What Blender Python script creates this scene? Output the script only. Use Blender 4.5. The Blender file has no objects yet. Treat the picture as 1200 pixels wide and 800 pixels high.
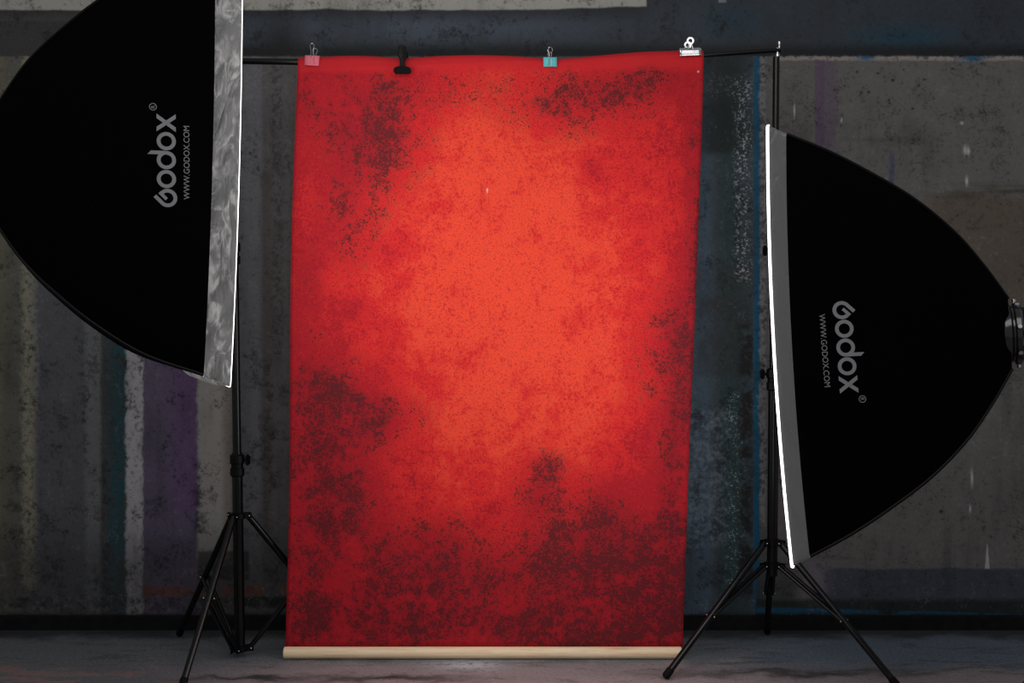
import bpy, bmesh, math, random
from mathutils import Vector, Matrix
random.seed(7)
PI = math.pi
S = bpy.context.scene
COL = S.collection
F = 1366.0          # focal length in pixels of a 1200 px wide frame
EYE = 1.25

# ------------------------------------------------------------ camera, light, exposure
cam_d = bpy.data.cameras.new('camera'); cam = bpy.data.objects.new('camera', cam_d); COL.objects.link(cam)
cam_d.sensor_width = 36.0; cam_d.sensor_fit = 'HORIZONTAL'; cam_d.lens = F/1200*36.0
cam.location = (0, 0, EYE); cam.rotation_euler = (PI/2, 0, 0)
S.camera = cam
W = bpy.data.worlds.new('world'); S.world = W; W.use_nodes = True
W.node_tree.nodes['Background'].inputs[0].default_value = (0.92, 0.96, 1.0, 1)
W.node_tree.nodes['Background'].inputs[1].default_value = 0.26
DIFF_R = 3.35      # glow of the two softbox fronts
DIFF_L = 3.35
room_d = bpy.data.lights.new('ceiling_light', 'AREA'); room_d.shape = 'RECTANGLE'; room_d.size = 3.0; room_d.size_y = 1.2
room_d.energy = 34; room_d.color = (1.0, 0.96, 0.93)
room = bpy.data.objects.new('ceiling_light', room_d); COL.objects.link(room)
room.location = (0, 1.3, 3.3); room.rotation_euler = (math.radians(42), 0, 0)
S.view_settings.view_transform = 'Standard'; S.view_settings.look = 'None'
S.view_settings.gamma = 1.0; S.view_settings.exposure = 0.0; S.view_settings.use_curve_mapping = False

# ------------------------------------------------------------ small helpers
def lin(c):
    return tuple(((v/255)/12.92 if v/255 <= .04045 else ((v/255+.055)/1.055)**2.4) for v in c)
def new_mat(name):
    m = bpy.data.materials.new(name); m.use_nodes = True
    return m, m.node_tree, m.node_tree.nodes['Principled BSDF']
def simple(name, rgb, rough=.5, metal=0., spec=.5, noise=0., nscale=60., bump=0.):
    m, nt, b = new_mat(name)
    b.inputs['Roughness'].default_value = rough; b.inputs['Metallic'].default_value = metal
    b.inputs['Specular IOR Level'].default_value = spec
    tc = nt.nodes.new('ShaderNodeTexCoord'); n = nt.nodes.new('ShaderNodeTexNoise')
    n.inputs['Scale'].default_value = nscale; nt.links.new(tc.outputs['Object'], n.inputs['Vector'])
    r = nt.nodes.new('ShaderNodeValToRGB')
    a = [max(0, v*(1-noise)) for v in rgb]; c = [v*(1+noise) for v in rgb]
    r.color_ramp.elements[0].color = (*a, 1); r.color_ramp.elements[1].color = (*c, 1)
    r.color_ramp.elements[0].position = .3; r.color_ramp.elements[1].position = .7
    nt.links.new(n.outputs['Fac'], r.inputs['Fac']); nt.links.new(r.outputs['Color'], b.inputs['Base Color'])
    if bump:
        bp = nt.nodes.new('ShaderNodeBump'); bp.inputs['Strength'].default_value = bump; bp.inputs['Distance'].default_value = .002
        nt.links.new(n.outputs['Fac'], bp.inputs['Height']); nt.links.new(bp.outputs['Normal'], b.inputs['Normal'])
    return m

class N:
    """arithmetic on shader sockets"""
    nt = None
    def __init__(s, sock): s.s = sock
    @staticmethod
    def op(o, *a, clamp=False):
        n = N.nt.nodes.new('ShaderNodeMath'); n.operation = o; n.use_clamp = clamp
        for i, v in enumerate(a):
            if isinstance(v, N): N.nt.links.new(v.s, n.inputs[i])
            else: n.inputs[i].default_value = v
        return N(n.outputs[0])
    def __add__(s, o): return N.op('ADD', s, o)
    __radd__ = __add__
    def __sub__(s, o): return N.op('SUBTRACT', s, o)
    def __rsub__(s, o): return N.op('SUBTRACT', o, s)
    def __mul__(s, o): return N.op('MULTIPLY', s, o)
    __rmul__ = __mul__
def vec(x, y, z=0.):
    n = N.nt.nodes.new('ShaderNodeCombineXYZ')
    for i, v in enumerate((x, y, z)):
        if isinstance(v, N): N.nt.links.new(v.s, n.inputs[i])
        else: n.inputs[i].default_value = v
    return n.outputs[0]
def noise(v, scale, detail=3, rough=.55, dist=0.):
    n = N.nt.nodes.new('ShaderNodeTexNoise'); N.nt.links.new(v, n.inputs['Vector'])
    n.inputs['Scale'].default_value = scale; n.inputs['Detail'].default_value = detail
    n.inputs['Roughness'].default_value = rough; n.inputs['Distortion'].default_value = dist
    return N(n.outputs['Fac'])
def voro(v, scale):
    n = N.nt.nodes.new('ShaderNodeTexVoronoi'); N.nt.links.new(v, n.inputs['Vector'])
    n.inputs['Scale'].default_value = scale
    return N(n.outputs['Distance'])
def sstep(v, a, b):
    n = N.nt.nodes.new('ShaderNodeMapRange'); n.interpolation_type = 'SMOOTHSTEP'
    N.nt.links.new(v.s, n.inputs['Value']); n.inputs['From Min'].default_value = a; n.inputs['From Max'].default_value = b
    if a > b:
        n.inputs['From Min'].default_value = b; n.inputs['From Max'].default_value = a
        n.inputs['To Min'].default_value = 1; n.inputs['To Max'].default_value = 0
    return N(n.outputs[0])
def band(v, a, b, e=2.):
    return sstep(v, a-e, a+e) * sstep(v, b+e, b-e)
def gauss(x, y, cx, cy, sx, sy):
    dx = (x-cx)*(1/sx); dy = (y-cy)*(1/sy)
    return N.op('EXPONENT', (dx*dx+dy*dy)*-1.0)
def mix(c, col, fac):
    n = N.nt.nodes.new('ShaderNodeMix'); n.data_type = 'RGBA'
    if isinstance(fac, N): N.nt.links.new(fac.s, n.inputs[0])
    else: n.inputs[0].default_value = fac
    if isinstance(c, tuple): n.inputs[6].default_value = (*c, 1)
    else: N.nt.links.new(c, n.inputs[6])
    if isinstance(col, tuple): n.inputs[7].default_value = (*col, 1)
    else: N.nt.links.new(col, n.inputs[7])
    return n.outputs[2]
def coords():
    tc = N.nt.nodes.new('ShaderNodeTexCoord'); sp = N.nt.nodes.new('ShaderNodeSeparateXYZ')
    N.nt.links.new(tc.outputs['Object'], sp.inputs[0])
    return tc.outputs['Object'], N(sp.outputs[0]), N(sp.outputs[1]), N(sp.outputs[2])
def finish(b, col, height=None, dist=.004, strength=.6):
    N.nt.links.new(col, b.inputs['Base Color'])
    if height is not None:
        bp = N.nt.nodes.new('ShaderNodeBump'); bp.inputs['Strength'].default_value = strength; bp.inputs['Distance'].default_value = dist
        N.nt.links.new(height.s, bp.inputs['Height']); N.nt.links.new(bp.outputs['Normal'], b.inputs['Normal'])

# ------------------------------------------------------------ painted plaster wall
WALL_Y = 5.06
def wall_material():
    m, nt, b = new_mat('painted_plaster_wall'); N.nt = nt
    b.inputs['Roughness'].default_value = .62; b.inputs['Specular IOR Level'].default_value = .3
    o, X, Y, Z = coords()
    U = X*270.0+600.0                       # centimetre-like wall units, 270 to the metre
    V = 737.5-Z*270.0
    big = noise(o, 2.2, 4); mid = noise(o, 9, 5, .65); fine = noise(o, 110, 3, .7); grit = noise(o, 45, 6, .75)
    vst = noise(vec(X*6.0, 0.0, Z*0.7), 2.0, 5, .6)        # vertical brush streaks
    hst = noise(vec(X*0.8, 3.0, Z*7.0), 2.0, 5, .6)        # horizontal strokes
    grain = (fine-.5)*1.1+(noise(o, 60, 2, .6)-.5)*.7+(grit-.5)*.5
    Uw = U+(mid-.5)*10.0+(grit-.5)*9.0
    Vw = V+(mid-.5)*9.0+(grit-.5)*7.0
    K = 1.0
    def c(r, g, bb): return tuple(v*K for v in lin((r, g, bb)))
    col = c(92, 91, 90)
    # left part, vertical bands of paint
    def strip(a, bb, rgb, y0=-50, y1=800, e=2., k=1., src=None, keep=None):
        nonlocal col
        s = src or Uw
        f = band(s, a, bb, e)
        if y0 > -50 or y1 < 800: f = f*band(Vw, y0, y1, 6)
        if keep is not None: f = f*keep
        col = mix(col, c(*rgb), f*k)
    strip(-900, 28, (96, 94, 86)); strip(-120, 6, (108, 104, 82), k=.7, e=6)
    strip(38, 112, (90, 90, 94), e=4); strip(100, 122, (112, 113, 114), e=5)
    strip(26, 42, (140, 136, 116), 60, 690, 5, keep=sstep(grit, .35, .55))
    strip(36, 46, (122, 122, 124), 290, 470, 4, keep=sstep(grit, .5, .6))
    strip(118, 150, (70, 72, 72), e=3)
    strip(128, 152, (30, 76, 84), e=7, keep=sstep(grit+mid*.5, .62, .82))
    strip(148, 170, (184, 180, 184), e=2.5, keep=sstep(grit, .28, .5))
    strip(168, 233, (104, 92, 116), e=1.5); strip(203, 232, (112, 78, 126), 380, 600, 6, k=.7)
    strip(232, 272, (166, 161, 156), e=3, y1=660); strip(262, 276, (116, 100, 86), 400, 660, 5, k=.6)
    strip(272, 308, (104, 104, 108), e=3); strip(308, 352, (92, 90, 90), e=2)
    strip(318, 332, (64, 62, 62), 60, 420, 4, keep=sstep(grit, .47, .58))
    strip(306, 318, (80, 70, 68), 200, 640, 5, k=.6)
    strip(340, 420, (86, 82, 80), e=5)
    # middle, mostly behind the hung cloth
    strip(420, 800, (88, 90, 94), e=8)
    strip(790, 836, (74, 92, 108), e=4); strip(836, 884, (58, 72, 80), e=8)
    strip(846, 868, (44, 66, 66), e=8, k=.8)
    strip(800, 850, (120, 134, 146), 480, 640, 14, k=.7, keep=sstep(grit+mid*.4, .62, .85))
    strip(816, 872, (30, 36, 38), 60, 180, 20, k=.8)
    strip(816, 884, (46, 48, 50), 310, 440, 10, k=.65, keep=sstep(mid, .35, .6))
    strip(862, 880, (170, 172, 176), 90, 330, 5, keep=sstep(fine+grit*.6, .83, .95))
    strip(852, 872, (140, 160, 166), 460, 690, 6, keep=sstep(fine+grit*.6, .86, .98))
    strip(866, 884, (26, 28, 30), 380, 700, 5, keep=sstep(mid, .42, .55))
    strip(883, 890.5, (12, 84, 114), 60, 718, 1.2, src=U+(mid-.5)*3.0)
    strip(890.5, 899, (124, 124, 128), 60, 620, 2, keep=sstep(grit, .42, .55))
    # right part, grey board
    strip(899, 2200, (106, 103, 101), e=3)
    strip(955, 966, (96, 76, 102), 60, 182, 1.5, k=.8, src=U+(grit-.5)*5.0); strip(964, 980, (96, 76, 102), 60, 182, 6, k=.55)
    strip(1042, 1048, (66, 72, 100), 180, 232, 2, k=.7)
    R = sstep(U, 899, 905)
    arc = V+(U-1140.0)*(U-1140.0)*-.002+(mid-.5)*14.0
    col = mix(col, c(92, 80, 66), R*band(arc, 226, 360, 9)*sstep(U, 1050, 1105)*.75)
    col = mix(col, c(66, 58, 48), R*band(arc, 205, 236, 6)*sstep(U, 1090, 1140)*sstep(hst, .42, .6)*.8)
    col = mix(col, c(66, 65, 65), R*sstep(hst, .56, .74)*.5)
    # blemishes in the board
    for (a, bb, w, h) in ((1131, 176, 2.2, 5), (1135, 177, 1.8, 5), (1133, 212, 1.6, 5), (1139, 560, 1.4, 9), (1137, 596, 1.2, 4),
                          (931, 130, 1.0, 8), (1127, 144, 1.8, 1.8), (986, 140, 1, 3)):
        col = mix(col, c(190, 190, 194), gauss(U, V, a, bb, w, h))
    drip = sstep(N.op('ABSOLUTE', U-1157.0)-(V-636.0)*.085, .9, -.5)*band(V, 637, 667, 1)
    col = mix(col, c(176, 176, 180), drip)
    for k in range(14):
        a = random.uniform(985, 1120); bb = random.uniform(78, 130)
        col = mix(col, c(30, 28, 27), gauss(U, V, a, bb, random.uniform(1, 2.4), random.uniform(1, 1.8)))
    col = mix(col, c(24, 24, 24), gauss(U, V, 1103, 599, 2.6, 2))
    # upper dark band above the boards
    top = sstep(V+(grit-.5)*3.0, 67.5, 64.5)
    colu = c(54, 60, 68)
    colu = mix(colu, c(84, 94, 108), gauss(U, V, 500, 34, 210, 18)*.8)
    colu = mix(colu, c(20, 66, 84), gauss(U, V, 1060, 44, 60, 16)*.75)
    colu = mix(colu, c(26, 62, 76), gauss(U, V, 860, 25, 40, 22)*.6)
    colu = mix(colu, c(16, 18, 20), sstep(V+(mid-.5)*10.0, 46, 62)*.85)
    colu = mix(colu, c(62, 61, 62), sstep(U, 140, 110))
    colu = mix(colu, c(84, 83, 80), sstep(U, 130, 100)*sstep(V, 26, 23)*.5)
    colu = mix(colu, c(20, 20, 20), gauss(U, V, 330, 50, 26, 30)*.8)
    lip = sstep(V+(noise(vec(X, 0.0, 0.0), 3.0, 2)-.5)*9.0+(grit-.5)*2.0+sstep(U, 560, 757)*3.0, 13, 10)*sstep(U+(grit-.5)*3.0, 759, 756)
    colu = mix(colu, c(22, 22, 22), sstep(V+(mid-.5)*4.0, 28, 12)*sstep(U+mid*20.0, 790, 750)*.45)
    colu = mix(colu, c(168, 166, 158), lip*(mid*.5+.75))
    colu = mix(colu, c(125, 128, 130), band(U, 842, 851, 1)*sstep(V, 4, 2))
    col = mix(col, colu, top)
    # chalky edge along the seam right of the cloth
    col = mix(col, c(156, 146, 140), band(Vw, 65.5, 71, 1.5)*sstep(U, 903, 910)*sstep(grit, .36, .5))
    col = mix(col, c(10, 90, 130), band(Vw, 65, 71, 1.5)*(gauss(U, V, 1140, 68, 14, 8)+gauss(U, V, 1015, 66, 10, 6)))
    col = mix(col, c(30, 34, 36), band(V, 62, 66, 1.5)*sstep(U, 903, 910)*.7)
    # lower zone: darker damp bands, rust stripe, blue line
    Lm = sstep(U, 420, 400)
    col = mix(col, c(50, 50, 52), Lm*sstep(Vw, 600, 665)*.6)
    col = mix(col, c(34, 33, 34), Lm*band(U, 232, 292, 2)*band(Vw, 646, 680, 2)*.75)
    col = mix(col, c(104, 58, 40), Lm*band(U, 164, 345, 4)*band(Vw, 686, 699, 2)*sstep(vst, .35, .6)*.75)
    col = mix(col, c(100, 98, 96), Lm*band(Vw, 698, 717, 3)*sstep(grit+fine*.5, .78, .9)*.7)
    col = mix(col, c(18, 18, 19), Lm*band(Vw, 700, 712, 3)*sstep(mid, .42, .6)*.9)
    R2 = sstep(U, 884, 888)
    col = mix(col, c(60, 66, 78), R2*sstep(Vw, 664, 668)*sstep(U, 960, 972)*.9)
    col = mix(col, c(120, 110, 124), R2*gauss(U, V, 957, 675, 15, 30)*sstep(grit, .3, .5)*.8)
    col = mix(col, c(60, 58, 60), R2*sstep(U, 945, 925)*sstep(Vw, 640, 690)*.7)
    col = mix(col, c(24, 32, 28), R2*sstep(Vw, 699, 706)*.85)
    col = mix(col, c(18, 78, 104), R2*band(V+(U-885.0)*-.026+(grit-.5)*5.0, 711, 719, 1.5)*sstep(mid, .3, .42))
    col = mix(col, c(18, 18, 19), sstep(Vw, 716, 722)*.95)
    # overall wear
    col = mix(col, c(44, 43, 44), sstep(big+(vst-.5)*.6, .50, .72)*.42)
    col = mix(col, c(150, 148, 146), sstep(fine+grit*.5, .97, 1.05)*.22*sstep(V, 60, 74))
    col = mix(col, c(24, 24, 24), sstep(fine*.7+mid*.7, .56, .46)*.35)
    col = mix(col, c(196, 194, 190), sstep(grain+(mid-.5)*1.2, .16, .36)*.09*(1.0-top*.8))
    col = mix(col, c(8, 8, 9), sstep(grain+(mid-.5)*.8, -.04, -.34)*.5)
    col = mix(col, c(14, 14, 15), sstep(mid*.6+vst*.4+(grit-.5)*.5, .48, .36)*.45*(1.0-R*.6))
    finish(b, col, mid*.6+grit*.7+fine*.25, .006, .55)
    return m
def floor_material():
    m, nt, b = new_mat('painted_concrete_floor'); N.nt = nt
    b.inputs['Roughness'].default_value = .55; b.inputs['Specular IOR Level'].default_value = .35
    o, X, Y, Z = coords()
    big = noise(o, 1.6, 5, .6); mid = noise(o, 6, 5, .65); fine = noise(o, 120, 3, .7); grit = noise(o, 34, 6, .75)
    flow = noise(vec(X*1.0, Y*3.6, 0.0), 2.6, 5, .6, 1.2)
    D = Y+(mid-.5)*.35
    col = lin((106, 108, 112))
    col = mix(col, lin((156, 143, 146)), sstep(D, 4.62, 4.40)*sstep(X, -1.6, -.6)*.85)
    col = mix(col, lin((98, 111, 126)), sstep(X+(mid-.5)*.8, .7, 1.2)*band(D, 4.45, 4.95, .1)*.8)
    col = mix(col, lin((66, 66, 68)), sstep(flow+(grit-.5)*.3, .54, .64)*.5)
    grain = (fine-.5)*1.2+(noise(o, 60, 2, .6)-.5)*.8
    col = mix(col, lin((190, 188, 185)), sstep(grain, .08, .3)*.2)
    col = mix(col, lin((16, 16, 17)), sstep(grain, -.06, -.3)*.5)
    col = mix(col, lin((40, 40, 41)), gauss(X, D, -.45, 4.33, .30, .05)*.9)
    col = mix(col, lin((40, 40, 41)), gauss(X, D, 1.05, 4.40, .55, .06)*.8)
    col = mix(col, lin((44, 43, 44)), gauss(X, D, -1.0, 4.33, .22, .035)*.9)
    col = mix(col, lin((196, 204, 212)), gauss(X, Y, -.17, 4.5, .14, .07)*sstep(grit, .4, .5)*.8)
    col = mix(col, lin((150, 120, 114)), sstep(D, 4.55, 4.38)*sstep(X, -1.0, -1.4)*sstep(flow+grit*.4, .70, .76)*.8)
    col = mix(col, lin((60, 110, 140)), sstep(fine+grit*.5, .97, 1.03)*sstep(X, .5, .9)*.8)
    col = mix(col, lin((165, 160, 155)), sstep(fine+grit*.5, 1.0, 1.06)*.5)
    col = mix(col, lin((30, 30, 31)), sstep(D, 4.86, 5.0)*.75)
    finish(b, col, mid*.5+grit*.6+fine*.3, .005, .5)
    return m
def link(o): COL.objects.link(o); return o
def box_bm(bm, x0, x1, y0, y1, z0, z1):
    v = [bm.verts.new((x, y, z)) for z in (z0, z1) for y in (y0, y1) for x in (x0, x1)]
    for f in ((0, 2, 3, 1), (4, 5, 7, 6), (0, 1, 5, 4), (2, 6, 7, 3), (0, 4, 6, 2), (1, 3, 7, 5)):
        bm.faces.new([v[i] for i in f])
def mesh_obj(name, bm, mat, smooth=True):
    bmesh.ops.recalc_face_normals(bm, faces=bm.faces)
    me = bpy.data.meshes.new(name); bm.to_mesh(me); bm.free()
    me.materials.append(mat)
    for p in me.polygons: p.use_smooth = smooth
    if smooth:
        try: me.set_sharp_from_angle(angle=math.radians(38))
        except Exception: pass
    return link(bpy.data.objects.new(name, me))
def struct(name, bm, mat):
    o = mesh_obj(name, bm, mat, False); o['kind'] = 'structure'; return o

bm = bmesh.new(); box_bm(bm, -4.5, 4.5, WALL_Y, WALL_Y+.15, -.1, 3.4); struct('wall_back', bm, wall_material())
bm = bmesh.new(); box_bm(bm, -4.5, 4.5, -1.5, WALL_Y, -.1, 0); struct('floor', bm, floor_material())
# low black skirting, slightly uneven
bm = bmesh.new(); box_bm(bm, -4.5, 4.5, WALL_Y-.014, WALL_Y-.0005, 0.0, .062)
bmesh.ops.bevel(bm, geom=[e for e in bm.edges if all(v.co.z > .05 and v.co.y < WALL_Y-.01 for v in e.verts)], offset=.006, segments=3, affect='EDGES')
struct('baseboard_back', bm, simple('black_skirting_paint', lin((17, 17, 18)), .75, spec=.2, noise=.5, nscale=22, bump=.4))

# ------------------------------------------------------------ shape helpers for things (world coordinates in, local out)
LOC = {}
def thing(name, label, cat, loc, group=None):
    o = link(bpy.data.objects.new(name, None)); o.location = loc; o.empty_display_size = .1
    o['label'] = label; o['category'] = cat
    if group: o['group'] = group
    LOC[o] = Vector(loc); return o
def part(name, bm, mat, parent, smooth=True, label=None):
    base = LOC[parent]
    for v in bm.verts: v.co -= base
    o = mesh_obj(name, bm, mat, smooth); o.parent = parent; LOC[o] = base
    if label: o['label'] = label
    return o
def frame_for(d):
    d = d.normalized(); h = Vector((0, 0, 1)) if abs(d.z) < .9 else Vector((0, 1, 0))
    a = d.cross(h).normalized(); return a, d.cross(a).normalized()
def tube(bm, pts, r, seg=16, caps=True, closed=False):
    pts = [Vector(p) for p in pts]; n = len(pts); rings = []
    rr = r if isinstance(r, (list, tuple)) else [r]*n
    a = None
    for i, p in enumerate(pts):
        if closed: d = pts[(i+1) % n]-pts[i-1]
        else: d = pts[min(i+1, n-1)]-pts[max(i-1, 0)]
        d.normalize()
        if a is None: a, b = frame_for(d)
        else:
            a = (a-d*a.dot(d)).normalized(); b = d.cross(a)
        rings.append([bm.verts.new(p+(a*math.cos(t)+b*math.sin(t))*rr[i]) for t in [2*PI*k/seg for k in range(seg)]])
    m = n if closed else n-1
    for i in range(m):
        A, B = rings[i], rings[(i+1) % n]
        for k in range(seg): bm.faces.new((A[k], A[(k+1) % seg], B[(k+1) % seg], B[k]))
    if caps and not closed:
        bm.faces.new(rings[0]); bm.faces.new(rings[-1])
def lathe(bm, c, axis, prof, seg=32):
    """prof: list of (distance along axis, radius)"""
    axis = Vector(axis).normalized(); a, b = frame_for(axis); c = Vector(c); rings = []
    for (h, r) in prof:
        rings.append([bm.verts.new(c+axis*h+(a*math.cos(t)+b*math.sin(t))*r) for t in [2*PI*k/seg for k in range(seg)]])
    for A, B in zip(rings, rings[1:]):
        for k in range(seg): bm.faces.new((A[k], A[(k+1) % seg], B[(k+1) % seg], B[k]))
    bm.faces.new(rings[0]); bm.faces.new(rings[-1])
def obox(bm, c, ax, ay, az, hx, hy, hz, bev=0.):
    c = Vector(c); t = bmesh.new(); box_bm(t, -hx, hx, -hy, hy, -hz, hz)
    if bev: bmesh.ops.bevel(t, geom=list(t.edges), offset=bev, segments=2, affect='EDGES')
    mp = {v: bm.verts.new(c+ax*v.co.x+ay*v.co.y+az*v.co.z) for v in t.verts}
    for f in t.faces: bm.faces.new([mp[v] for v in f.verts])
    t.free()

M_BLACK = simple('black_coated_metal', (.0022, .0022, .0026), .22, spec=.28, noise=.3, nscale=40)
M_PLASTIC = simple('black_plastic', (.0016, .0016, .0018), .45, spec=.16, noise=.3, nscale=90, bump=.1)
M_RUBBER = simple('black_rubber', (.002, .002, .002), .7, spec=.15)
M_STEEL = simple('polished_steel', (.55, .55, .57), .24, 1.0, noise=.1, nscale=30)
M_FABRIC = simple('black_nylon', (.0008, .0008, .0010), .85, spec=.03, noise=.3, nscale=260, bump=.15)
M_PIPE = simple('black_seam_binding', (.0015, .0015, .0015), .45, spec=.15)
M_INK = simple('grey_print_ink', lin((128, 128, 131)), .6, noise=.05)
M_WOOD = None

# ------------------------------------------------------------ stands
def make_stand(name, label, cat, base, top, hub_z, spider_z, feet, brace_frac, sections, clamps, group=None, r0=.0185):
    """base (x,y), top (x,y,z); sections: [(z, radius), ...] upwards; clamps: [(z, knob direction)]"""
    b3 = Vector((base[0], base[1], 0)); tp = Vector(top)
    t = thing(name, label, cat, b3, group)
    def at(z): return b3+(tp-b3)*(z/tp.z)
    zs = [s[0] for s in sections]+[tp.z]
    for i, (z, r) in enumerate(sections):
        bm = bmesh.new(); tube(bm, [at(z), at(zs[i+1]+(.03 if i < len(sections)-1 else 0))], r, 24)
        part('lower_tube' if i == 0 else 'extension_tube', bm, M_BLACK, t)
    for (z, kd, r) in clamps:
        bm = bmesh.new(); up = (tp-b3).normalized()
        lathe(bm, at(z), up, [(-.045, r+.004), (-.04, r+.009), (-.012, r+.009), (-.01, r+.005), (.005, r+.005), (.008, r+.010), (.038, r+.010), (.045, r+.003)], 28)
        c = part('clamp_collar', bm, M_PLASTIC, t)
        bm = bmesh.new(); kd = Vector(kd).normalized()
        tube(bm, [at(z+.022)+kd*r, at(z+.022)+kd*(r+.022)], .006, 12)
        cc = at(z+.022)+kd*(r+.022)
        obox(bm, cc+kd*.006, kd, kd.cross(Vector((0, 0, 1))), Vector((0, 0, 1)), .007, .012, .021, .005)
        part('clamp_knob', bm, M_PLASTIC, c)
    # hub and spider
    lens = []
    for nm, z in (('leg_hub', hub_z), ('brace_hub', spider_z)):
        bm = bmesh.new(); lathe(bm, at(z), (0, 0, 1), [(-.012, r0+.006), (-.010, r0+.012), (.010, r0+.012), (.012, r0+.006)], 28)
        for f in feet:
            d = Vector((f[0]-base[0], f[1]-base[1], 0)).normalized(); s = d.cross(Vector((0, 0, 1)))
            for q in (-1, 1): obox(bm, at(z)+d*(r0+.018)+s*q*.0135, d, s, Vector((0, 0, 1)), .016, .002, .011, .001)
        h = part(nm, bm, M_PLASTIC, t)
        for f in feet:
            d = Vector((f[0]-base[0], f[1]-base[1], 0)).normalized(); s = d.cross(Vector((0, 0, 1)))
            for q in (-1, 1):
                bm = bmesh.new(); p = at(z)+d*(r0+.024)+s*q*.0158
                bmesh.ops.create_uvsphere(bm, u_segments=10, v_segments=6, radius=.0036, matrix=Matrix.Translation(p))
                part('rivet', bm, M_STEEL, h, label='small bright steel rivet')
    for f in feet:
        ft = Vector((f[0], f[1], .012)); d = Vector((f[0]-base[0], f[1]-base[1], 0)).normalized(); s = d.cross(Vector((0, 0, 1)))
        hp = at(hub_z)+d*(r0+.02)
        bm = bmesh.new(); tube(bm, [hp, ft], .0125, 16)
        leg = part('leg', bm, M_BLACK, t)
        L = (ft-hp).normalized()
        bm = bmesh.new(); tube(bm, [ft-L*.035, ft-L*.004, ft+L*.003], [.0145, .0150, .009], 16); part('rubber_foot', bm, M_RUBBER, leg)
        jp = hp+(ft-hp)*brace_frac; sp = at(spider_z)+d*(r0+.02)
        for q in (-1, 1):
            bm = bmesh.new(); tube(bm, [sp+s*q*.010, jp+s*q*.0145], .0075, 10)
            br = part('brace', bm, M_BLACK, t)
            bm = bmesh.new(); bmesh.ops.create_uvsphere(bm, u_segments=10, v_segments=6, radius=.0036, matrix=Matrix.Translation(jp+s*q*.0218))
            part('rivet', bm, M_STEEL, br, label='small bright steel rivet')
    return t, at

def polar(c, r, deg): return (c[0]+r*math.cos(math.radians(deg)), c[1]+r*math.sin(math.radians(deg)))
YB = 4.6
lb = (-1.078, 4.62); rb = (1.018, 4.575)
LT = Vector((-1.112, 4.62, 2.355)); RT = Vector((1.045, 4.61, 2.375))
make_stand('backdrop_stand', 'black tripod stand left of the red cloth, its lower pole just under the left softbox', 'stand', lb, LT,
           .56, .035, [polar(lb, .46, 257), polar(lb, .45, 137), polar(lb, .46, 17)], .5,
           [(.02, .0205), (.78, .0165), (1.6, .0125)], [(.76, (1, -.3, 0), .0185), (1.6, (-1, -.3, 0), .0145)], 'backdrop stands')
make_stand('backdrop_stand', 'black tripod stand right of the red cloth, standing behind the right softbox', 'stand', rb, RT,
           .462, .372, [(.566, 4.305), (1.385, 4.18), (1.087, 4.965)], .56,
           [(.33, .0205), (1.11, .0165), (1.58, .0130)], [(1.10, (-1, -.2, 0), .0185), (1.585, (-1, -.3, 0), .0145)], 'backdrop stands')
# spigots on top carrying the bar
def cross_end(): pass
CB0 = Vector((-1.115, 4.62, 2.3615)); CB1 = Vector((1.062, 4.61, 2.402))
BARP = [(-1.135, 2.3615), (-.43, 2.352), (.15, 2.350), (.76, 2.382), (1.062, 2.402)]     # the pole sags a little under the cloth
def barz(x):
    for (a, z0), (b, z1) in zip(BARP, BARP[1:]):
        if x <= b: break
    return z0+(z1-z0)*(x-a)/(b-a)
def bary(x): return 4.62-.01*(x+1.115)/2.177
def barpts(a, b): return [(x, bary(x), barz(x)) for x in [a]+[p[0] for p in BARP if a < p[0] < b]+[b]]
t = thing('backdrop_crossbar', 'thin black horizontal pole holding up the red cloth', 'pole', (0, 4.615, barz(0)))
bm = bmesh.new(); tube(bm, barpts(-1.135, -.35), .0125, 20); part('bar_section', bm, M_BLACK, t)
bm = bmesh.new(); tube(bm, barpts(-.36, .4), .0105, 20); part('bar_section', bm, M_BLACK, t)
bm = bmesh.new(); tube(bm, barpts(.39, 1.062), .0088, 20); part('bar_section', bm, M_BLACK, t)
for c in (CB0, CB1-Vector((.012, 0, 0))):
    bm = bmesh.new(); lathe(bm, c+Vector((0, 0, -.028)), (0, 0, 1), [(0, .006), (.002, .009), (.012, .009), (.014, .005), (.036, .005)], 16)
    part('end_pin', bm, M_STEEL, t, label='bright steel pin')
    bm = bmesh.new(); lathe(bm, c+Vector((.006, -.004, .006)), (0, 0, 1), [(0, .004), (.012, .004), (.014, .006), (.026, .006), (.028, .003)], 14)
    part('wing_screw', bm, M_STEEL, t, label='bright steel screw')

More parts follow.
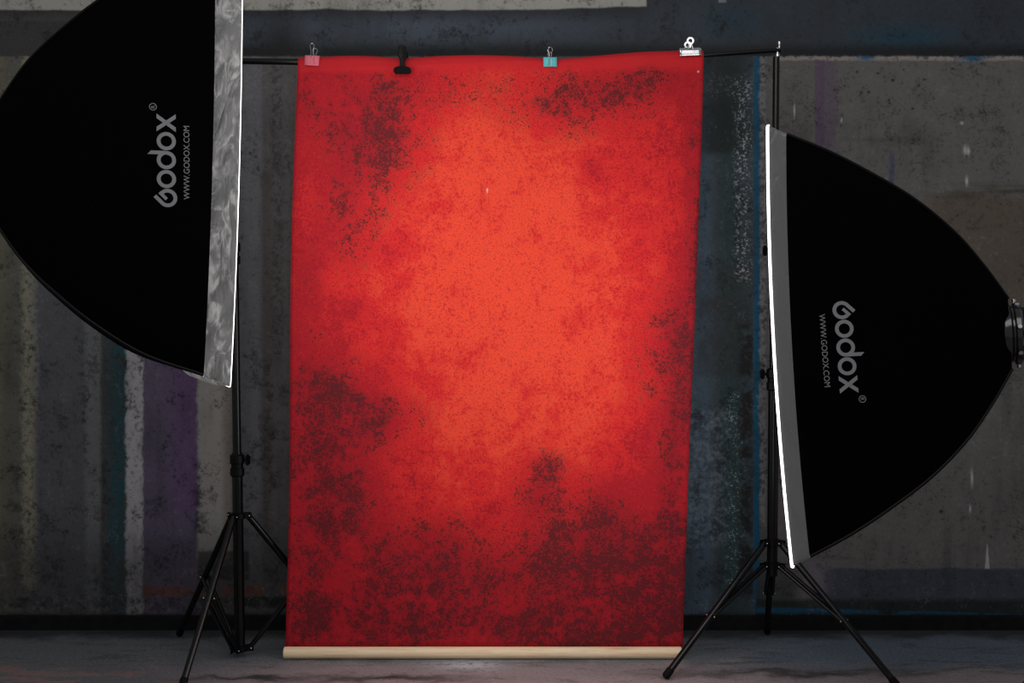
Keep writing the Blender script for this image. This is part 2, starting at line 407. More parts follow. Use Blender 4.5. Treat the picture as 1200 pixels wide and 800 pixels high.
# ------------------------------------------------------------ the red backdrop
def backdrop_material():
    m, nt, b = new_mat('red_mottled_canvas'); N.nt = nt
    b.inputs['Roughness'].default_value = .78; b.inputs['Specular IOR Level'].default_value = .2
    o, X, Y, Z = coords()                           # object origin at floor level under the middle of the cloth
    U = X*297.0+600.0; V = 771.0-Z*297.0
    big = noise(o, 2.4, 4, .6); med = noise(o, 7, 5, .65); grit = noise(o, 38, 5, .8); fine = noise(o, 170, 2, .7); spk = noise(o, 95, 3, .75)
    warm = gauss(U, V, 600, 325, 162, 280)
    warm = N.op('MINIMUM', warm*1.25, 1.0)
    w = warm*1.02-.06+(big-.5)*1.3+(med-.5)*1.7+(grit-.5)*1.2+(spk-.5)*.8
    crim = lin((176, 24, 38)); red = lin((212, 38, 40)); orange = lin((236, 74, 50))
    col = mix(crim, red, sstep(w, .02, .45))
    col = mix(col, orange, sstep(w, .42, 1.05))
    col = mix(col, lin((140, 18, 32)), sstep(fine*.9+spk*.6+grit*.4, .95, .80)*.45)
    col = mix(col, lin((236, 66, 46)), sstep(fine*.7+spk*.5, .62, .74)*.40)
    # dark mottling, dense in places
    d = None
    for (a, bb, sx, sy, k) in ((440, 165, 55, 60, .78), (500, 105, 70, 28, .40), (410, 260, 35, 50, .40), (370, 110, 40, 40, .30), (690, 112, 85, 34, .66),
                               (640, 140, 45, 28, .35), (765, 88, 50, 24, .35), (822, 300, 16, 70, .72), (812, 400, 32, 80, .80), (775, 420, 40, 60, .34), (815, 180, 12, 60, .4),
                               (392, 480, 52, 46, .95), (455, 488, 45, 24, .50), (395, 560, 44, 50, .72), (350, 620, 30, 80, .5), (405, 630, 40, 40, .5), (360, 420, 35, 40, .35),
                               (632, 575, 28, 36, .78), (640, 545, 18, 14, .5), (700, 590, 40, 34, .5), (665, 640, 60, 34, .62), (740, 660, 60, 60, .72), (670, 700, 70, 45, .62),
                               (500, 630, 60, 30, .50), (480, 700, 60, 44, .74), (400, 720, 60, 40, .5), (560, 670, 60, 34, .55), (560, 735, 120, 26, .50),
                               (700, 740, 100, 26, .6), (790, 580, 24, 70, .52), (795, 500, 20, 40, .5), (790, 700, 34, 70, .5), (360, 330, 18, 40, .25), (370, 740, 50, 30, .40)):
        g = gauss(U, V, a, bb, sx, sy)*k
        d = g if d is None else d+g
    d = N.op('MINIMUM', d, .80)
    cl = (med-.5)*1.6+(big-.5)*.5                    # clumps
    gr = (grit-.5)*2.4+(spk-.5)*2.4+(fine-.5)*2.2    # flecks
    dark = sstep(d*.86+cl*1.5+gr*1.25, .42, .82)*sstep(d, .03, .22)
    soft = sstep(d*.95+cl*1.2+(grit-.5)*1.2, .22, .9)
    col = mix(col, lin((116, 24, 34)), soft*.42)
    col = mix(col, lin((66, 28, 34)), dark*.84)
    col = mix(col, lin((120, 26, 34)), sstep(gr, .30, .75)*.45)
    # plain strip printed along the top hem
    hem = sstep(V+(big-.5)*14.0, 88, 76)
    col = mix(col, lin((200, 36, 42)), hem*.85)
    col = mix(col, lin((120, 12, 24)), sstep(V+(X*12.0), 72.5, 71.0)*.15)
    col = mix(col, lin((250, 190, 180)), gauss(U, V, 818, 84, 1.0, 1.0)+gauss(U, V, 571, 223, .9, 2.6)*.8)
    finish(b, col, fine*.5+grit*.3, .0006, .35)
    return m
M_RED = backdrop_material()
# outline of the cloth in metres: x of the left and right edges at a height, slightly leaning as it hangs
TOPZ = 2.385
def edgeL(z): f = z/2.37; return -.896+.049*f + .006*math.sin(f*7)
def edgeR(z): f = z/2.37; return .672+.082*f - .003*math.sin(f*6)
clipx = [-.79, -.43, .153, .70]
def crest(x):
    """height of the folded top edge: held down on the bar at the clips, standing up a little between them"""
    if x < -.79: h = .002
    elif x < -.43: h = .002+.010*math.sin(PI*(x+.79)/.36)
    elif x < .153: h = .002+.016*math.sin(PI*(x+.43)/.583)**.8
    elif x < .55: h = .002+.011*(.5-.5*math.cos(PI*(x-.153)/.397))
    else: h = .013-.006*min(1, (x-.55)/.2)
    return barz(x)+.0135+h
def cloth():
    bm = bmesh.new(); NX = 120; cols = []
    prof = []
    for i in range(NX+1):
        s = i/NX; colv = []
        xt = edgeL(2.37)+(edgeR(2.37)-edgeL(2.37))*s
        zt = crest(xt)
        # back flap up, over the crest, down the front
        path = [(4.638, zt-.13), (4.636, zt-.08), (4.634, zt-.04), (4.631, zt-.016), (4.624, zt-.004), (4.615, zt), (4.606, zt-.003), (4.599, zt-.012), (4.596, zt-.026)]
        zf = zt-.026; nz = 90; zend = .046
        for k in range(1, nz+1): path.append((4.596, zf+(zend-zf)*k/nz))
        for j, (y, z) in enumerate(path):
            zz = max(z, 0)
            x = edgeL(zz)+(edgeR(zz)-edgeL(zz))*s
            a = max(0, min(1, (2.33-z)/.1)) if y < 4.6 else 0
            u = max(0, 1-(2.37-z)/.45)
            w = a*(.004*math.sin(x*9+z*1.5)+.002*math.sin(x*23-z*3))+u*u*a*.006*math.sin(x*31+1.3*math.sin(x*7))
            fold = .004*math.exp(-((z-(zt-.028+.004*math.sin(x*8)))/.006)**2) if y < 4.6 else 0
            bt = max(0, min(1, (.35-z)/.3)); w *= (1-bt)
            y2 = y-abs(w)-fold-.004*a*(1-bt)
            # stretch crease at the right hand clip
            if y < 4.6: y2 -= .007*math.exp(-(((x-.62)*.8+(z-2.2)*.55)/.03)**2)*math.exp(-((x-.6)/.16)**2-((z-2.22)/.16)**2)
            colv.append(bm.verts.new((x, y2, z)))
        cols.append(colv)
    for A, B in zip(cols, cols[1:]):
        for j in range(len(A)-1): bm.faces.new((A[j], B[j], B[j+1], A[j+1]))
    return bm
t = thing('red_backdrop', 'tall mottled red and orange cloth hanging from the pole down to the floor', 'backdrop', (0, 4.6, 0))
o = part('backdrop_cloth', cloth(), M_RED, t)
md = o.modifiers.new('thickness', 'SOLIDIFY'); md.thickness = .0012; md.offset = 0
def wood_material():
    m, nt, b = new_mat('pale_pine'); N.nt = nt; b.inputs['Roughness'].default_value = .55
    o, X, Y, Z = coords(); g = noise(vec(X*2.0, Y*40.0, Z*60.0), 3.0, 4, .6); g2 = noise(vec(X*1.3, Y*6.0, Z*9.0), 4.0, 3)
    col = mix(lin((240, 216, 182)), lin((226, 192, 150)), sstep(g, .4, .7))
    col = mix(col, lin((244, 224, 194)), sstep(g2, .5, .7)*.6)
    col = mix(col, lin((200, 140, 92)), gauss(X, Z, .42, .043, .05, .004)*.5)
    finish(b, col, g, .0006, .3); return m
M_WOOD = wood_material()
bm = bmesh.new(); r = .0235
x0, x1 = edgeL(0)-.003, edgeR(0)-.004
lathe(bm, (x0, 4.594, .024), (1, 0, 0), [(0, r-.003), (.003, r), (x1-x0-.003, r), (x1-x0, r-.003)], 36)
part('weight_bar', bm, M_WOOD, t, label='pale round wooden bar along the bottom hem')

# ------------------------------------------------------------ clips
EX, EY, EZ = Vector((1, 0, 0)), Vector((0, 1, 0)), Vector((0, 0, 1))
def binder(label, x, body_rgb, w, h, tilt, name='binder_clip', open_loop=False):
    zt = crest(x)+.004
    c0 = Vector((x, 4.600, zt))
    t = thing(name, label, 'clip', c0, None)
    R = Matrix.Rotation(tilt, 3, 'Y'); ax, az = R@EX, R@EZ
    mat = simple('clip_paint', body_rgb, .35, noise=.06)
    bm = bmesh.new()
    # folded sheet: front jaw, top spine, back jaw; with a rolled lip at each jaw
    path = [(-.0135, -h), (-.016, -h+.001), (-.017, -h+.003), (-.0155, -h+.006), (-.0145, -h*.5), (-.010, -.002), (-.006, 0), (.030, 0), (.034, -.002), (.0385, -h*.5), (.0395, -h+.006), (.041, -h+.003), (.040, -h+.001), (.038, -h)]
    NXX = 4; rows = []
    for i in range(NXX+1):
        f = -1+2*i/NXX
        rows.append([bm.verts.new(c0+ax*(f*w/2)+EY*y+az*z) for (y, z) in path])
    for A, B in zip(rows, rows[1:]):
        for j in range(len(path)-1): bm.faces.new((A[j], B[j], B[j+1], A[j+1]))
    b = part('clip_body', bm, mat, t)
    md = b.modifiers.new('sheet', 'SOLIDIFY'); md.thickness = .0012
    for side in (-1, 1):
        bm = bmesh.new(); y0 = -.018 if side < 0 else .042
        sl = .006*side
        if open_loop:
            pts = [(-.006, -h+.004, 0), (-.004, -h*.4, 0), (-.0035, .004, .1), (-.005, .014, .4), (-.009, .022, .7), (-.007, .031, .9), (0, .036, 1), (.007, .031, .9), (.009, .022, .7), (.005, .014, .4), (.0035, .004, .1), (.004, -h*.4, 0), (.006, -h+.004, 0)]
        else:
            pts = [(-.010, -h+.004, 0), (-.0075, -h*.4, 0), (-.004, .004, .1), (-.0035, .014, .4), (-.0065, .025, .7), (-.008, .036, .9), (-.003, .042, 1), (.003, .042, 1), (.008, .036, .9), (.0065, .025, .7), (.0035, .014, .4), (.004, .004, .1), (.0075, -h*.4, 0), (.010, -h+.004, 0)]
        P = [c0+ax*a+az*z+EY*(y0+sl*k*1.5) for (a, z, k) in pts]
        tube(bm, P, .0012, 8); part('wire_handle', bm, M_STEEL, t, label='thin steel wire loop')
    return t
binder('small pink binder clip near the top left corner of the red cloth', -.786, lin((226, 108, 128)), .057, .042, math.radians(3), open_loop=False)
binder('small turquoise binder clip on the top edge of the red cloth, right of its middle',   .150, lin((98, 196, 202)), .053, .040, 0, open_loop=True)
# black spring clamp
x = -.43; c = Vector((x, 4.585, barz(x)))
t = thing('spring_clamp', 'black plastic spring clamp gripping the top of the red cloth', 'clamp', c)
for side in (-1, 1):
    y = -.016 if side < 0 else .062; k = side
    bm = bmesh.new()
    # arm: tapering bar from jaw to rounded handle
    prof = [(-.036, .010), (-.028, .0095), (-.005, .010), (.004, .011), (.010, .015), (.022, .017), (.034, .0165), (.042, .015), (.049, .0145), (.053, .012), (.055, .006)]
    rows = []
    for (z, hw) in prof:
        yy = y+k*(-.006 if z < -.02 else 0)+k*max(0, z)*.20
        th = .007
        rows.append([bm.verts.new(c+Vector((sx*hw, yy+ty*th/2, z))) for (sx, ty) in ((-1, -.3), (-.75, -1), (.75, -1), (1, -.3), (1, .3), (.75, 1), (-.75, 1), (-1, .3))])
    for A, B in zip(rows, rows[1:]):
        for j in range(8): bm.faces.new((A[j], A[(j+1) % 8], B[(j+1) % 8], B[j]))
    bm.faces.new(rows[0]); bm.faces.new(rows[-1])
    arm = part('clamp_arm', bm, M_PLASTIC, t)
    bm = bmesh.new()
    # wide rounded jaw pad
    pts = []
    zc = -.038; hw = .0345; hh = .0125
    outline = [(-hw+hh*.9+hh*.9*math.cos(a), zc-.002+hh*math.sin(a)) for a in [PI/2+PI*q/8 for q in range(9)]]+[(hw-hh*.9+hh*.9*math.cos(a), zc-.002+hh*math.sin(a)) for a in [-PI/2+PI*q/8 for q in range(9)]]
    # saddle towards the arm
    outline += [(.012, zc+.014), (-.012, zc+.014)]
    f1 = [bm.verts.new(c+Vector((a, y-.0075-k*.004 if k > 0 else y-.006, z))) for a, z in outline]
    f2 = [bm.verts.new(c+Vector((a, y+.006 if k > 0 else y+.0075, z))) for a, z in outline]
    bm.faces.new(f1); bm.faces.new(f2[::-1])
    for j in range(len(f1)): bm.faces.new((f1[j], f1[(j+1) % len(f1)], f2[(j+1) % len(f1)], f2[j]))
    part('jaw_pad', bm, M_RUBBER, arm)
bm = bmesh.new(); tube(bm, [c+Vector((-.011, .022, .010)), c+Vector((.011, .022, .010))], .007, 16)
for q in range(5):
    pass
tube(bm, [c+Vector((0, -.016, .006)), c+Vector((0, .062, .006))], .0035, 10)
part('spring_pin', bm, M_PLASTIC, t)
# steel bulldog clip
x = .702; c = Vector((x, 4.598, crest(x)-.005))
t = thing('bulldog_clip', 'shiny steel bulldog clip at the top right corner of the red cloth', 'clip', c)
tl = Matrix.Rotation(math.radians(-2), 3, 'Y'); ax, az = tl@EX, tl@EZ
for side in (-1, 1):
    y = -.012 if side < 0 else .042; k = side
    bm = bmesh.new()
    path = [(0, -.022), (.003, -.024), (.006, -.022), (.006, -.018), (.001, -.014), (.0005, -.008), (.004, -.004), (.005, .001), (.002, .006), (-.002, .010), (-.008, .012)]
    rows = []
    for i in range(9):
        f = -1+2*i/8; rows.append([bm.verts.new(c+ax*(f*.043)+EY*(y+k*a)+az*z) for (a, z) in path])
    for A, B in zip(rows, rows[1:]):
        for j in range(len(path)-1): bm.faces.new((A[j], B[j], B[j+1], A[j+1]))
    j = part('clip_jaw', bm, M_STEEL, t); md = j.modifiers.new('sheet', 'SOLIDIFY'); md.thickness = .0014
    bm = bmesh.new()
    # neck and round thumb disc with a hole
    yy = y+k*.002
    for q in (-1, 1): tube(bm, [c+ax*q*.010+EY*(y+k*.004)+az*.002, c+ax*q*.007+EY*(y+k*.002)+az*.014, c+ax*q*.005+EY*yy+az*.022], .0030, 10)
    cc = c+EY*(yy+k*.004)+az*.035
    rin, rout = .0078, .0145; R1 = []; 
    for (rr, dy) in ((rin, -.0012), (rout, -.0012), (rout, .0012), (rin, .0012)):
        R1.append([bm.verts.new(cc+ax*rr*math.cos(a)+az*rr*math.sin(a)+EY*dy) for a in [2*PI*q/28 for q in range(28)]])
    for i in range(4):
        A, B = R1[i], R1[(i+1) % 4]
        for q in range(28): bm.faces.new((A[q], A[(q+1) % 28], B[(q+1) % 28], B[q]))
    part('thumb_grip', bm, M_STEEL, t)
bm = bmesh.new(); tube(bm, [c+ax*-.020+EY*.015+az*.009, c+ax*.020+EY*.015+az*.009], .0055, 14); part('clip_spring', bm, M_STEEL, t)

# ------------------------------------------------------------ softboxes
def sheath_material(name, glow, wrinkle):
    m, nt, b = new_mat(name); N.nt = nt
    o, X, Y, Z = coords()
    n1 = noise(vec(X*9.0, Y*9.0, Z*3.4), 1.6, 3, .5, 1.8); n2 = noise(vec(X*14.0, Y*14.0, Z*8.0), 2.4, 3, .5, .9)
    crease = 1.0-N.op('ABSOLUTE', (n1-.5)*7.0)          # sharp creases of crumpled film
    crease = N.op('MAXIMUM', crease, 0.0)
    b.inputs['Base Color'].default_value = (.075, .075, .08, 1); b.inputs['Roughness'].default_value = .33
    b.inputs['Specular IOR Level'].default_value = .5
    tr = nt.nodes.new('ShaderNodeBsdfTranslucent')
    k = (wrinkle-.0018)*220.0
    # the film lets more light through where it is stretched into creases, less where it is slack
    tcol = mix((glow*(1-.45*min(1, k)),)*3, (glow*(1+2.2*min(1, k)),)*3, crease*crease*sstep(n2, .38, .62))
    N.nt.links.new(tcol, tr.inputs[0])
    bp = nt.nodes.new('ShaderNodeBump'); bp.inputs['Strength'].default_value = 1; bp.inputs['Distance'].default_value = wrinkle*2
    N.nt.links.new((n1+n2*.4+crease*.25).s, bp.inputs['Height'])
    nt.links.new(bp.outputs[0], b.inputs['Normal']); nt.links.new(bp.outputs[0], tr.inputs['Normal'])
    ad = nt.nodes.new('ShaderNodeAddShader'); nt.links.new(b.outputs[0], ad.inputs[0]); nt.links.new(tr.outputs[0], ad.inputs[1])
    nt.links.new(ad.outputs[0], nt.nodes['Material Output'].inputs[0])
    return m
def glow_material(name, strength):
    m, nt, b = new_mat(name)
    b.inputs['Base Color'].default_value = (.8, .8, .8, 1); b.inputs['Roughness'].default_value = .7
    tc = nt.nodes.new('ShaderNodeTexCoord'); n = nt.nodes.new('ShaderNodeTexNoise'); n.inputs['Scale'].default_value = 3
    nt.links.new(tc.outputs['Object'], n.inputs[0])
    mr = nt.nodes.new('ShaderNodeMapRange'); mr.inputs['To Min'].default_value = strength*.92; mr.inputs['To Max'].default_value = strength*1.08
    nt.links.new(n.outputs['Fac'], mr.inputs['Value'])
    b.inputs['Emission Color'].default_value = (1, .965, .94, 1); nt.links.new(mr.outputs[0], b.inputs['Emission Strength'])
    return m
PROF_R = [(0, .96), (.19, .872), (.38, .765), (.58, .635), (.76, .478), (.89, .325), (1, .173)]
PROF_L = [(0, .956), (.27, .866), (.49, .734), (.66, .60), (.81, .456), (.94, .275), (1, .173)]
def smooth_prof(T, t):
    """Catmull-Rom through the table"""
    t = max(0, min(1, t)); n = len(T)
    for i in range(n-1):
        if t <= T[i+1][0]: break
    p0, p1, p2, p3 = T[max(i-1, 0)], T[i], T[i+1], T[min(i+2, n-1)]
    h = p2[0]-p1[0]; f = (t-p1[0])/h
    m1 = (p2[1]-p0[1])/max(1e-6, p2[0]-p0[0])*h; m2 = (p3[1]-p1[1])/max(1e-6, p3[0]-p1[0])*h
    return (2*f**3-3*f**2+1)*p1[1]+(f**3-2*f**2+f)*m1+(-2*f**3+3*f**2)*p2[1]+(f**3-f**2)*m2
def text_tris(s, size):
    """triangles of a flat line of lettering, baseline at 0"""
    cu = bpy.data.curves.new('lettering', 'FONT'); cu.body = s; cu.size = size; cu.resolution_u = 4
    o = bpy.data.objects.new('lettering', cu); COL.objects.link(o)
    dg = bpy.context.evaluated_depsgraph_get(); me = bpy.data.meshes.new_from_object(o.evaluated_get(dg))
    V = [v.co.copy() for v in me.vertices]; P = [list(p.vertices) for p in me.polygons]
    bpy.data.objects.remove(o); bpy.data.curves.remove(cu); bpy.data.meshes.remove(me)
    return V, P
STEP = {}
def logo_polys():
    """the wordmark drawn from strokes; x along the reading direction, height of an o = 1; returns quads/tri lists"""
    P = []; STEP.clear()
    def stroke(pts, w, cut=None):
        n = len(pts); L = []; Rr = []
        for i, p in enumerate(pts):
            a = Vector(pts[max(i-1, 0)]); b = Vector(pts[min(i+1, n-1)]); d = (b-a).normalized(); nrm = Vector((-d.y, d.x))
            L.append(Vector(p)+nrm*w/2); Rr.append(Vector(p)-nrm*w/2)
        for i in range(n-1): P.append([L[i], Rr[i], Rr[i+1], L[i+1]])
    def arc(cx, cy, r, a0, a1, n=40): return [(cx+r*math.cos(math.radians(a0+(a1-a0)*i/n)), cy+r*math.sin(math.radians(a0+(a1-a0)*i/n))) for i in range(n+1)]
    w = .20; r = .40; g = 1.04
    # G: open bowl with a straight tail running out at the top and an inner hook
    cx = .5; q = .2828
    stroke([(.60, 1.10), (cx-q, .44+q)]+arc(cx, .44, r, 137, 404, 60)+[(.74, .80)], w)
    STEP.update({i: 1 for i in range(len(P), len(P)+1)})
    stroke([(.80, .86), (.43, .49)], w*.88)
    for k in (1, 2, 3):
        c0 = cx+g*k
        stroke(arc(c0, .5, r, 0, 360, 56), w)
    c0 = cx+g*2
    STEP[len(P)] = 1
    P.append([Vector((c0+r-w/2, .5)), Vector((c0+r+w/2, .5)), Vector((c0+r+w/2, 1.30)), Vector((c0+r-w/2, 1.48))])
    c0 = cx+g*3+.52
    P.append([Vector((c0, 0)), Vector((c0+.25, 0)), Vector((c0+.98, 1)), Vector((c0+.73, 1))])
    STEP[len(P)] = 1
    P.append([Vector((c0+.73, 0)), Vector((c0+.98, 0)), Vector((c0+.25, 1)), Vector((c0, 1))])
    return P, c0+.98
def make_softbox(label, near_mid, theta, pitch, sx, emis, glow, wrinkle, hem, lettering, PROF, LEN, LIP, BOW):
    """near_mid: middle of the front rim edge nearest the camera; sx = +1 faces right, -1 faces left"""
    th, pt = math.radians(theta), math.radians(pitch)
    fwd = Vector((sx*math.cos(th)*math.cos(pt), math.sin(th)*math.cos(pt), -math.sin(pt)))
    up = Vector((sx*math.cos(th)*math.sin(pt), math.sin(th)*math.sin(pt), math.cos(pt)))
    near = Vector((sx*math.sin(th), -math.cos(th), 0))
    HW, HH = .40, .60
    def prof_r(t): return smooth_prof(PROF, t)
    R0 = PROF[0][1]; RE = PROF[-1][1]
    C = Vector(near_mid)-near*HW
    t = thing('softbox', label, 'softbox', C, 'pair of large softboxes')
    def P(u, a, b): return C+fwd*u+near*a+up*b
    # cross section outline: rectangle with softly rounded corners, walls bowed out a touch
    def ring(hw, hh, n=14, rad=.03, bow=.0):
        pts = []; rad = min(rad, hw*.6)
        for (cx, cy, a0) in ((hw-rad, hh-rad, 0), (-hw+rad, hh-rad, 90), (-hw+rad, -hh+rad, 180), (hw-rad, -hh+rad, 270)):
            for q in range(5): a = math.radians(a0+90*q/4); pts.append((cx+rad*math.cos(a), cy+rad*math.sin(a)))
            nx = {0: ((hw-rad, hh), (-hw+rad, hh)), 90: ((-hw, hh-rad), (-hw, -hh+rad)), 180: ((-hw+rad, -hh), (hw-rad, -hh)), 270: ((hw, -hh+rad), (hw, hh-rad))}[a0]
            for q in range(1, n): f = q/n; pts.append((nx[0][0]+(nx[1][0]-nx[0][0])*f, nx[0][1]+(nx[1][1]-nx[0][1])*f))
        return pts
    def skin(bm, rings, cap=False):
        vs = [[bm.verts.new(p) for p in r] for r in rings]
        for A, B in zip(vs, vs[1:]):
            n = len(A)
            for k in range(n): bm.faces.new((A[k], A[(k+1) % n], B[(k+1) % n], B[k]))
        return vs
    rings = []
    for i in range(41):
        tt = i/40; r = prof_r(tt)
        rings.append([P(-LIP-(LEN-LIP)*tt+BOW*(1-tt)**3*(1-min(1, abs(b)/(HH*r))**2), a, b) for (a, b) in ring(HW*r, HH*r, rad=.02)])
    bm = bmesh.new(); skin(bm, rings); body = part('fabric_shell', bm, M_FABRIC, t)
    md = body.modifiers.new('cloth', 'SOLIDIFY'); md.thickness = .002
    for (qa, qb) in ((1, 1), (1, -1), (-1, 1), (-1, -1)):
        bm = bmesh.new(); pts = []
        for i in range(41):
            tt = i/40; r = prof_r(tt); pts.append(P(-LIP-(LEN-LIP)*tt, qa*(HW*r-.004), qb*(HH*r-.004)))
        tube(bm, pts, .005, 10); part('seam_binding', bm, M_PIPE, t)
        bm = bmesh.new(); e = P(-LEN+.012, qa*(HW*RE+.0), qb*(HH*RE+.006))
        bmesh.ops.create_uvsphere(bm, u_segments=12, v_segments=8, radius=.0055, matrix=Matrix.Translation(e)); part('rod_tip', bm, M_STEEL, t, label='bright steel rod tip')
    # rim skirt: crumpled thin fabric between shell and diffuser
    rnd = random.Random(3 if sx > 0 else 5); ph = [rnd.uniform(0, 6) for _ in range(6)]
    rings = []
    NR = 9
    base = ring(HW, HH, n=60, rad=.012)
    for i in range(NR+1):
        f = i/NR; row = []
        for (a, b) in base:
            env = math.sin(PI*f)**.6 if 0 < f < 1 else 0
            w = wrinkle*1.2*env*(math.sin(b*23+f*3+ph[0])+.7*math.sin(b*51-f*5+ph[1]+a*40)+.5*math.sin(a*37+f*2+ph[2]))
            k = R0+(1-R0)*f
            row.append(P(-LIP+LIP*f+BOW*(1-(b/HH)**2), a*k*(1+w/HW), b*k*(1+w/HH)))
        rings.append(row)
    bm = bmesh.new(); skin(bm, rings)
    part('rim_skirt', bm, sheath_material('grey_rim_fabric', glow, wrinkle*.8+.001), t, label='shiny grey crumpled fabric rim')
    # glowing diffuser with its hem turned back over the rim
    bm = bmesh.new()
    def BW(b): return BOW*(1-(b/HH)**2)
    rs = [[P(-hem+BW(b), a*1.003, b*1.002) for a, b in base], [P(-hem*.3+BW(b), a*1.003, b*1.002) for a, b in base], [P(hem*.12+BW(b), a*.9985, b*.999) for a, b in base]]
    for q in (.96, .85, .6, .3, .1): rs.append([P(hem*.12+.006*(1-q)+BW(b*q), a*q, b*q) for a, b in base])
    vs = skin(bm, rs); bm.faces.new(vs[-1])
    part('front_diffuser', bm, glow_material('glowing_diffuser', emis), t, label='glowing white front diffuser')
    # speed ring at the back
    A0 = C-fwd*LEN
    bm = bmesh.new(); lathe(bm, A0, -fwd, [(-.02, .060), (-.02, .082), (-.012, .088), (.004, .088), (.010, .080), (.014, .080), (.018, .090), (.030, .090), (.036, .084), (.036, .060)], 48)
    rg = part('speed_ring', bm, simple('glossy_black_metal', (.012, .012, .013), .16, spec=.6), t)
    for q in range(8):
        bm = bmesh.new(); a = 2*PI*q/8+.2; p = A0-fwd*.024+(near*math.cos(a)+up*math.sin(a))*.092
        tube(bm, [p, p+(near*math.cos(a)+up*math.sin(a))*.008], .006, 10)
        part('rod_socket', bm, M_STEEL, rg)
    # flat back panel closing the shell around the ring
    bm = bmesh.new(); rr = [P(-LEN, a, b) for (a, b) in ring(HW*RE, HH*RE, rad=.02)]; bm.faces.new([bm.verts.new(p) for p in rr]); part('back_panel', bm, M_FABRIC, t)
    # lettering on the panel facing the camera
    def surf(px, py):
        """point on the near panel that the line of sight through this point of the plan passes"""
        d = Vector(((px-600)/F, 1.0, (400-py)/F)); lo = None
        org = Vector((0, 0, EYE)); prev = None
        best = None
        for i in range(400):
            tt = i/399; r = prof_r(tt); q = P(-LIP-(LEN-LIP)*tt, HW*r, 0)
            r2 = prof_r(min(1, tt+.01)); r1 = prof_r(max(0, tt-.01))
            # plane containing up through q: solve ray s.t. coordinate along fwd and near match
            # intersect ray with line family: need (org+s*d-C).near == HW*r and .fwd == u
            a1, a0 = d.dot(near), (org-C).dot(near); s = (HW*r-a0)/a1
            u = (org+d*s-C).dot(fwd); e = abs(u-(-LIP-(LEN-LIP)*tt))
            if best is None or e < best[0]: best = (e, tt, s)
        return (best[1], (org+d*best[2]-C).dot(up))
    (t0, b0), (t1, b1) = surf(*lettering['p0']), surf(*lettering['p1'])     # start and end of the wordmark baseline
    polys, wid = logo_polys()
    rd = 1 if b1 > b0 else -1
    size = abs(b1-b0)/wid; lu = (LEN-LIP)
    slope = math.hypot(1, HW*(prof_r(t0+.05)-prof_r(t0-.05))/.1/lu)
    def put(x, y, lift=.0028):
        """x, y in metres along the reading direction and upwards from the baseline"""
        f = x/(wid*size)
        tt = t0+(t1-t0)*f+y/lu/slope; r = prof_r(tt)
        bb = b0+rd*x
        return P(-LIP-lu*tt+BOW*(1-tt)**3*(1-min(1, abs(bb)/(HH*r))**2), HW*r+lift, bb)
    def emit(name, plist, lb, lift):
        bm = bmesh.new()
        for i, pl in enumerate(plist):
            k = STEP.get(i, 0) if name == 'wordmark' else 0
            bm.faces.new([bm.verts.new(put(v[0], v[1], lift+k*.0005)) for v in pl])
        # give the print a little body
        g = bmesh.ops.extrude_face_region(bm, geom=list(bm.faces)); 
        for v in [e for e in g['geom'] if isinstance(e, bmesh.types.BMVert)]: v.co += near*.0004
        part(name, bm, M_INK, body, smooth=False, label=lb)
    emit('wordmark', [[(v.x*size, v.y*size) for v in p] for p in polys], 'light grey printed wordmark', .0030)
    V, PP = text_tris('WWW.GODOX.COM', 1.0)
    wx = max(v.x for v in V); k = lettering['wlen']*abs(b1-b0)/wx; off = lettering['woff']*abs(b1-b0); dy = lettering['wdrop']*size
    emit('web_address', [[(V[i].x*k+off, V[i].y*k*lettering.get('wh', 1)-dy) for i in p] for p in PP], 'small grey printed web address', .0030)
    rc = (wid*size+size*.36, size*1.18); q = []
    for i in range(24):
        a, b2 = 2*PI*i/24, 2*PI*(i+1)/24
        q.append([(rc[0]+rr*math.cos(an), rc[1]+rr*math.sin(an)) for rr, an in ((size*.165, a), (size*.20, a), (size*.20, b2), (size*.165, b2))])
    V, PP = text_tris('R', size*.30); cxm = (max(v.x for v in V)+min(v.x for v in V))/2; cym = max(v.y for v in V)/2
    q += [[(V[i].x-cxm+rc[0], V[i].y-cym+rc[1]) for i in p] for p in PP]
    emit('registered_mark', q, 'tiny grey ringed R mark', .0030)
    return A0-fwd*.036, fwd, up, near
YN = 3.15
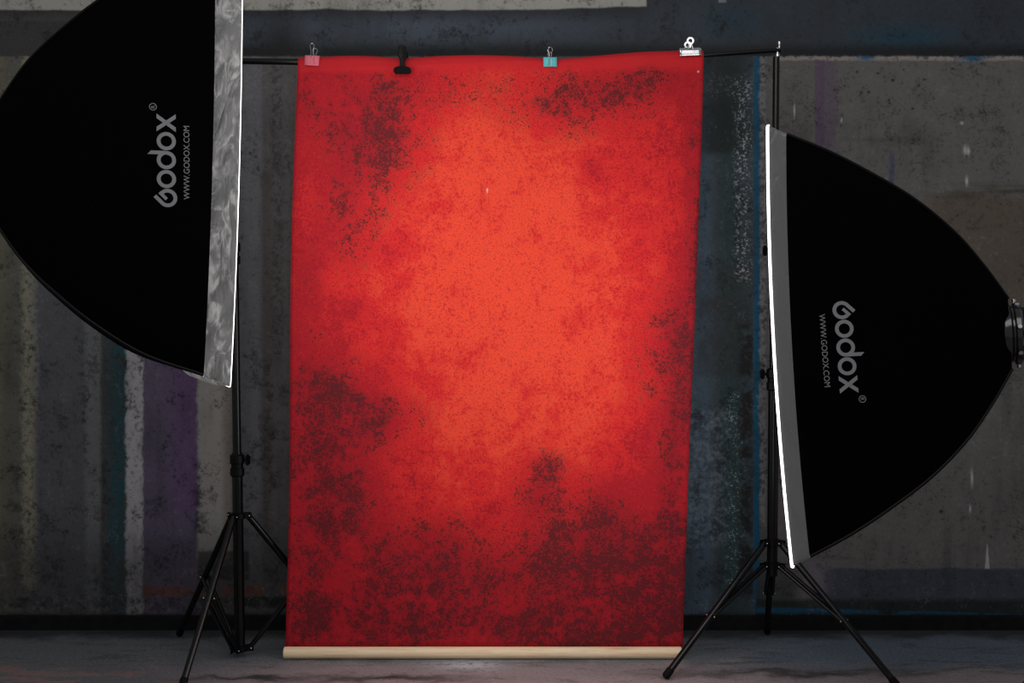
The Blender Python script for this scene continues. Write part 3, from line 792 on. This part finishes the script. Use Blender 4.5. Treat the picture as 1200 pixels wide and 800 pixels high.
ap_l = make_softbox('large black softbox facing right, cut off by the top left edge of the frame',
    ((277.5-600)/F*YN, YN, EYE+(400-193)/F*YN), 20, 1.5, 1, DIFF_L, .050, .0050, .0018,
    dict(p0=(204, 243), p1=(204, 134), wlen=.79, woff=.09, wdrop=.70, wh=1.05), PROF_L, .650, .070, .008)
ap_r = make_softbox('large black softbox facing left on the right side, wholly inside the frame',
    ((912.5-600)/F*YN, YN, EYE+(400-405)/F*YN), 17, 3.1, -1, DIFF_R, .012, .0010, .0066,
    dict(p0=(980, 353), p1=(988, 461), wlen=.79, woff=.13, wdrop=.78, wh=1.05), PROF_R, .615, .050, .016)

# ------------------------------------------------------------ flash heads and their stands, at the backs of the softboxes
def flash(label, slabel, ap, feet_deg):
    A, fwd, up, near = ap
    h = thing('flash_head', label, 'lamp', A, 'studio flash heads')
    bm = bmesh.new(); lathe(bm, A, -fwd, [(.0, .060), (.002, .074), (.03, .074), (.034, .066), (.26, .066), (.30, .060), (.31, .050)], 40); part('head_housing', bm, M_PLASTIC, h)
    bm = bmesh.new(); lathe(bm, A-fwd*.012, -fwd, [(0, .074), (.003, .079), (.014, .079), (.017, .074)], 40); part('mount_collar', bm, M_STEEL, h, label='bright steel mount ring')
    pc = A-fwd*.17; zt = pc.z-.11
    bm = bmesh.new()
    for q in (-1, 1): obox(bm, pc+near*q*.072-EZ*.045, fwd, near, EZ, .016, .004, .065, .003)
    obox(bm, Vector((pc.x, pc.y, pc.z-.107)), fwd, near, EZ, .018, .076, .005, .002)
    part('yoke_bracket', bm, M_BLACK, h)
    bm = bmesh.new(); tube(bm, [pc+near*.074, pc+near*.10], [.018, .014], 16); part('tilt_knob', bm, M_PLASTIC, h)
    bx = (pc.x, pc.y)
    make_stand('light_stand', slabel, 'stand', bx, (pc.x, pc.y, zt-.003), .52, .10, [polar(bx, .44, a) for a in feet_deg], .5,
               [(.06, .0165), (.7, .0140), (1.0 if zt < 1.3 else 1.25, .0115)], [(.68, (1, -.2, 0), .0165), ((.98 if zt < 1.3 else 1.23), (-1, .3, 0), .0140)], 'light stands', r0=.0165)
flash('black flash head behind the left softbox', 'black light stand carrying the left softbox and its flash head', ap_l, (175, 295, 55))
flash('black flash head on the back of the right softbox', 'black light stand carrying the right softbox and its flash head', ap_r, (80, 200, 320))
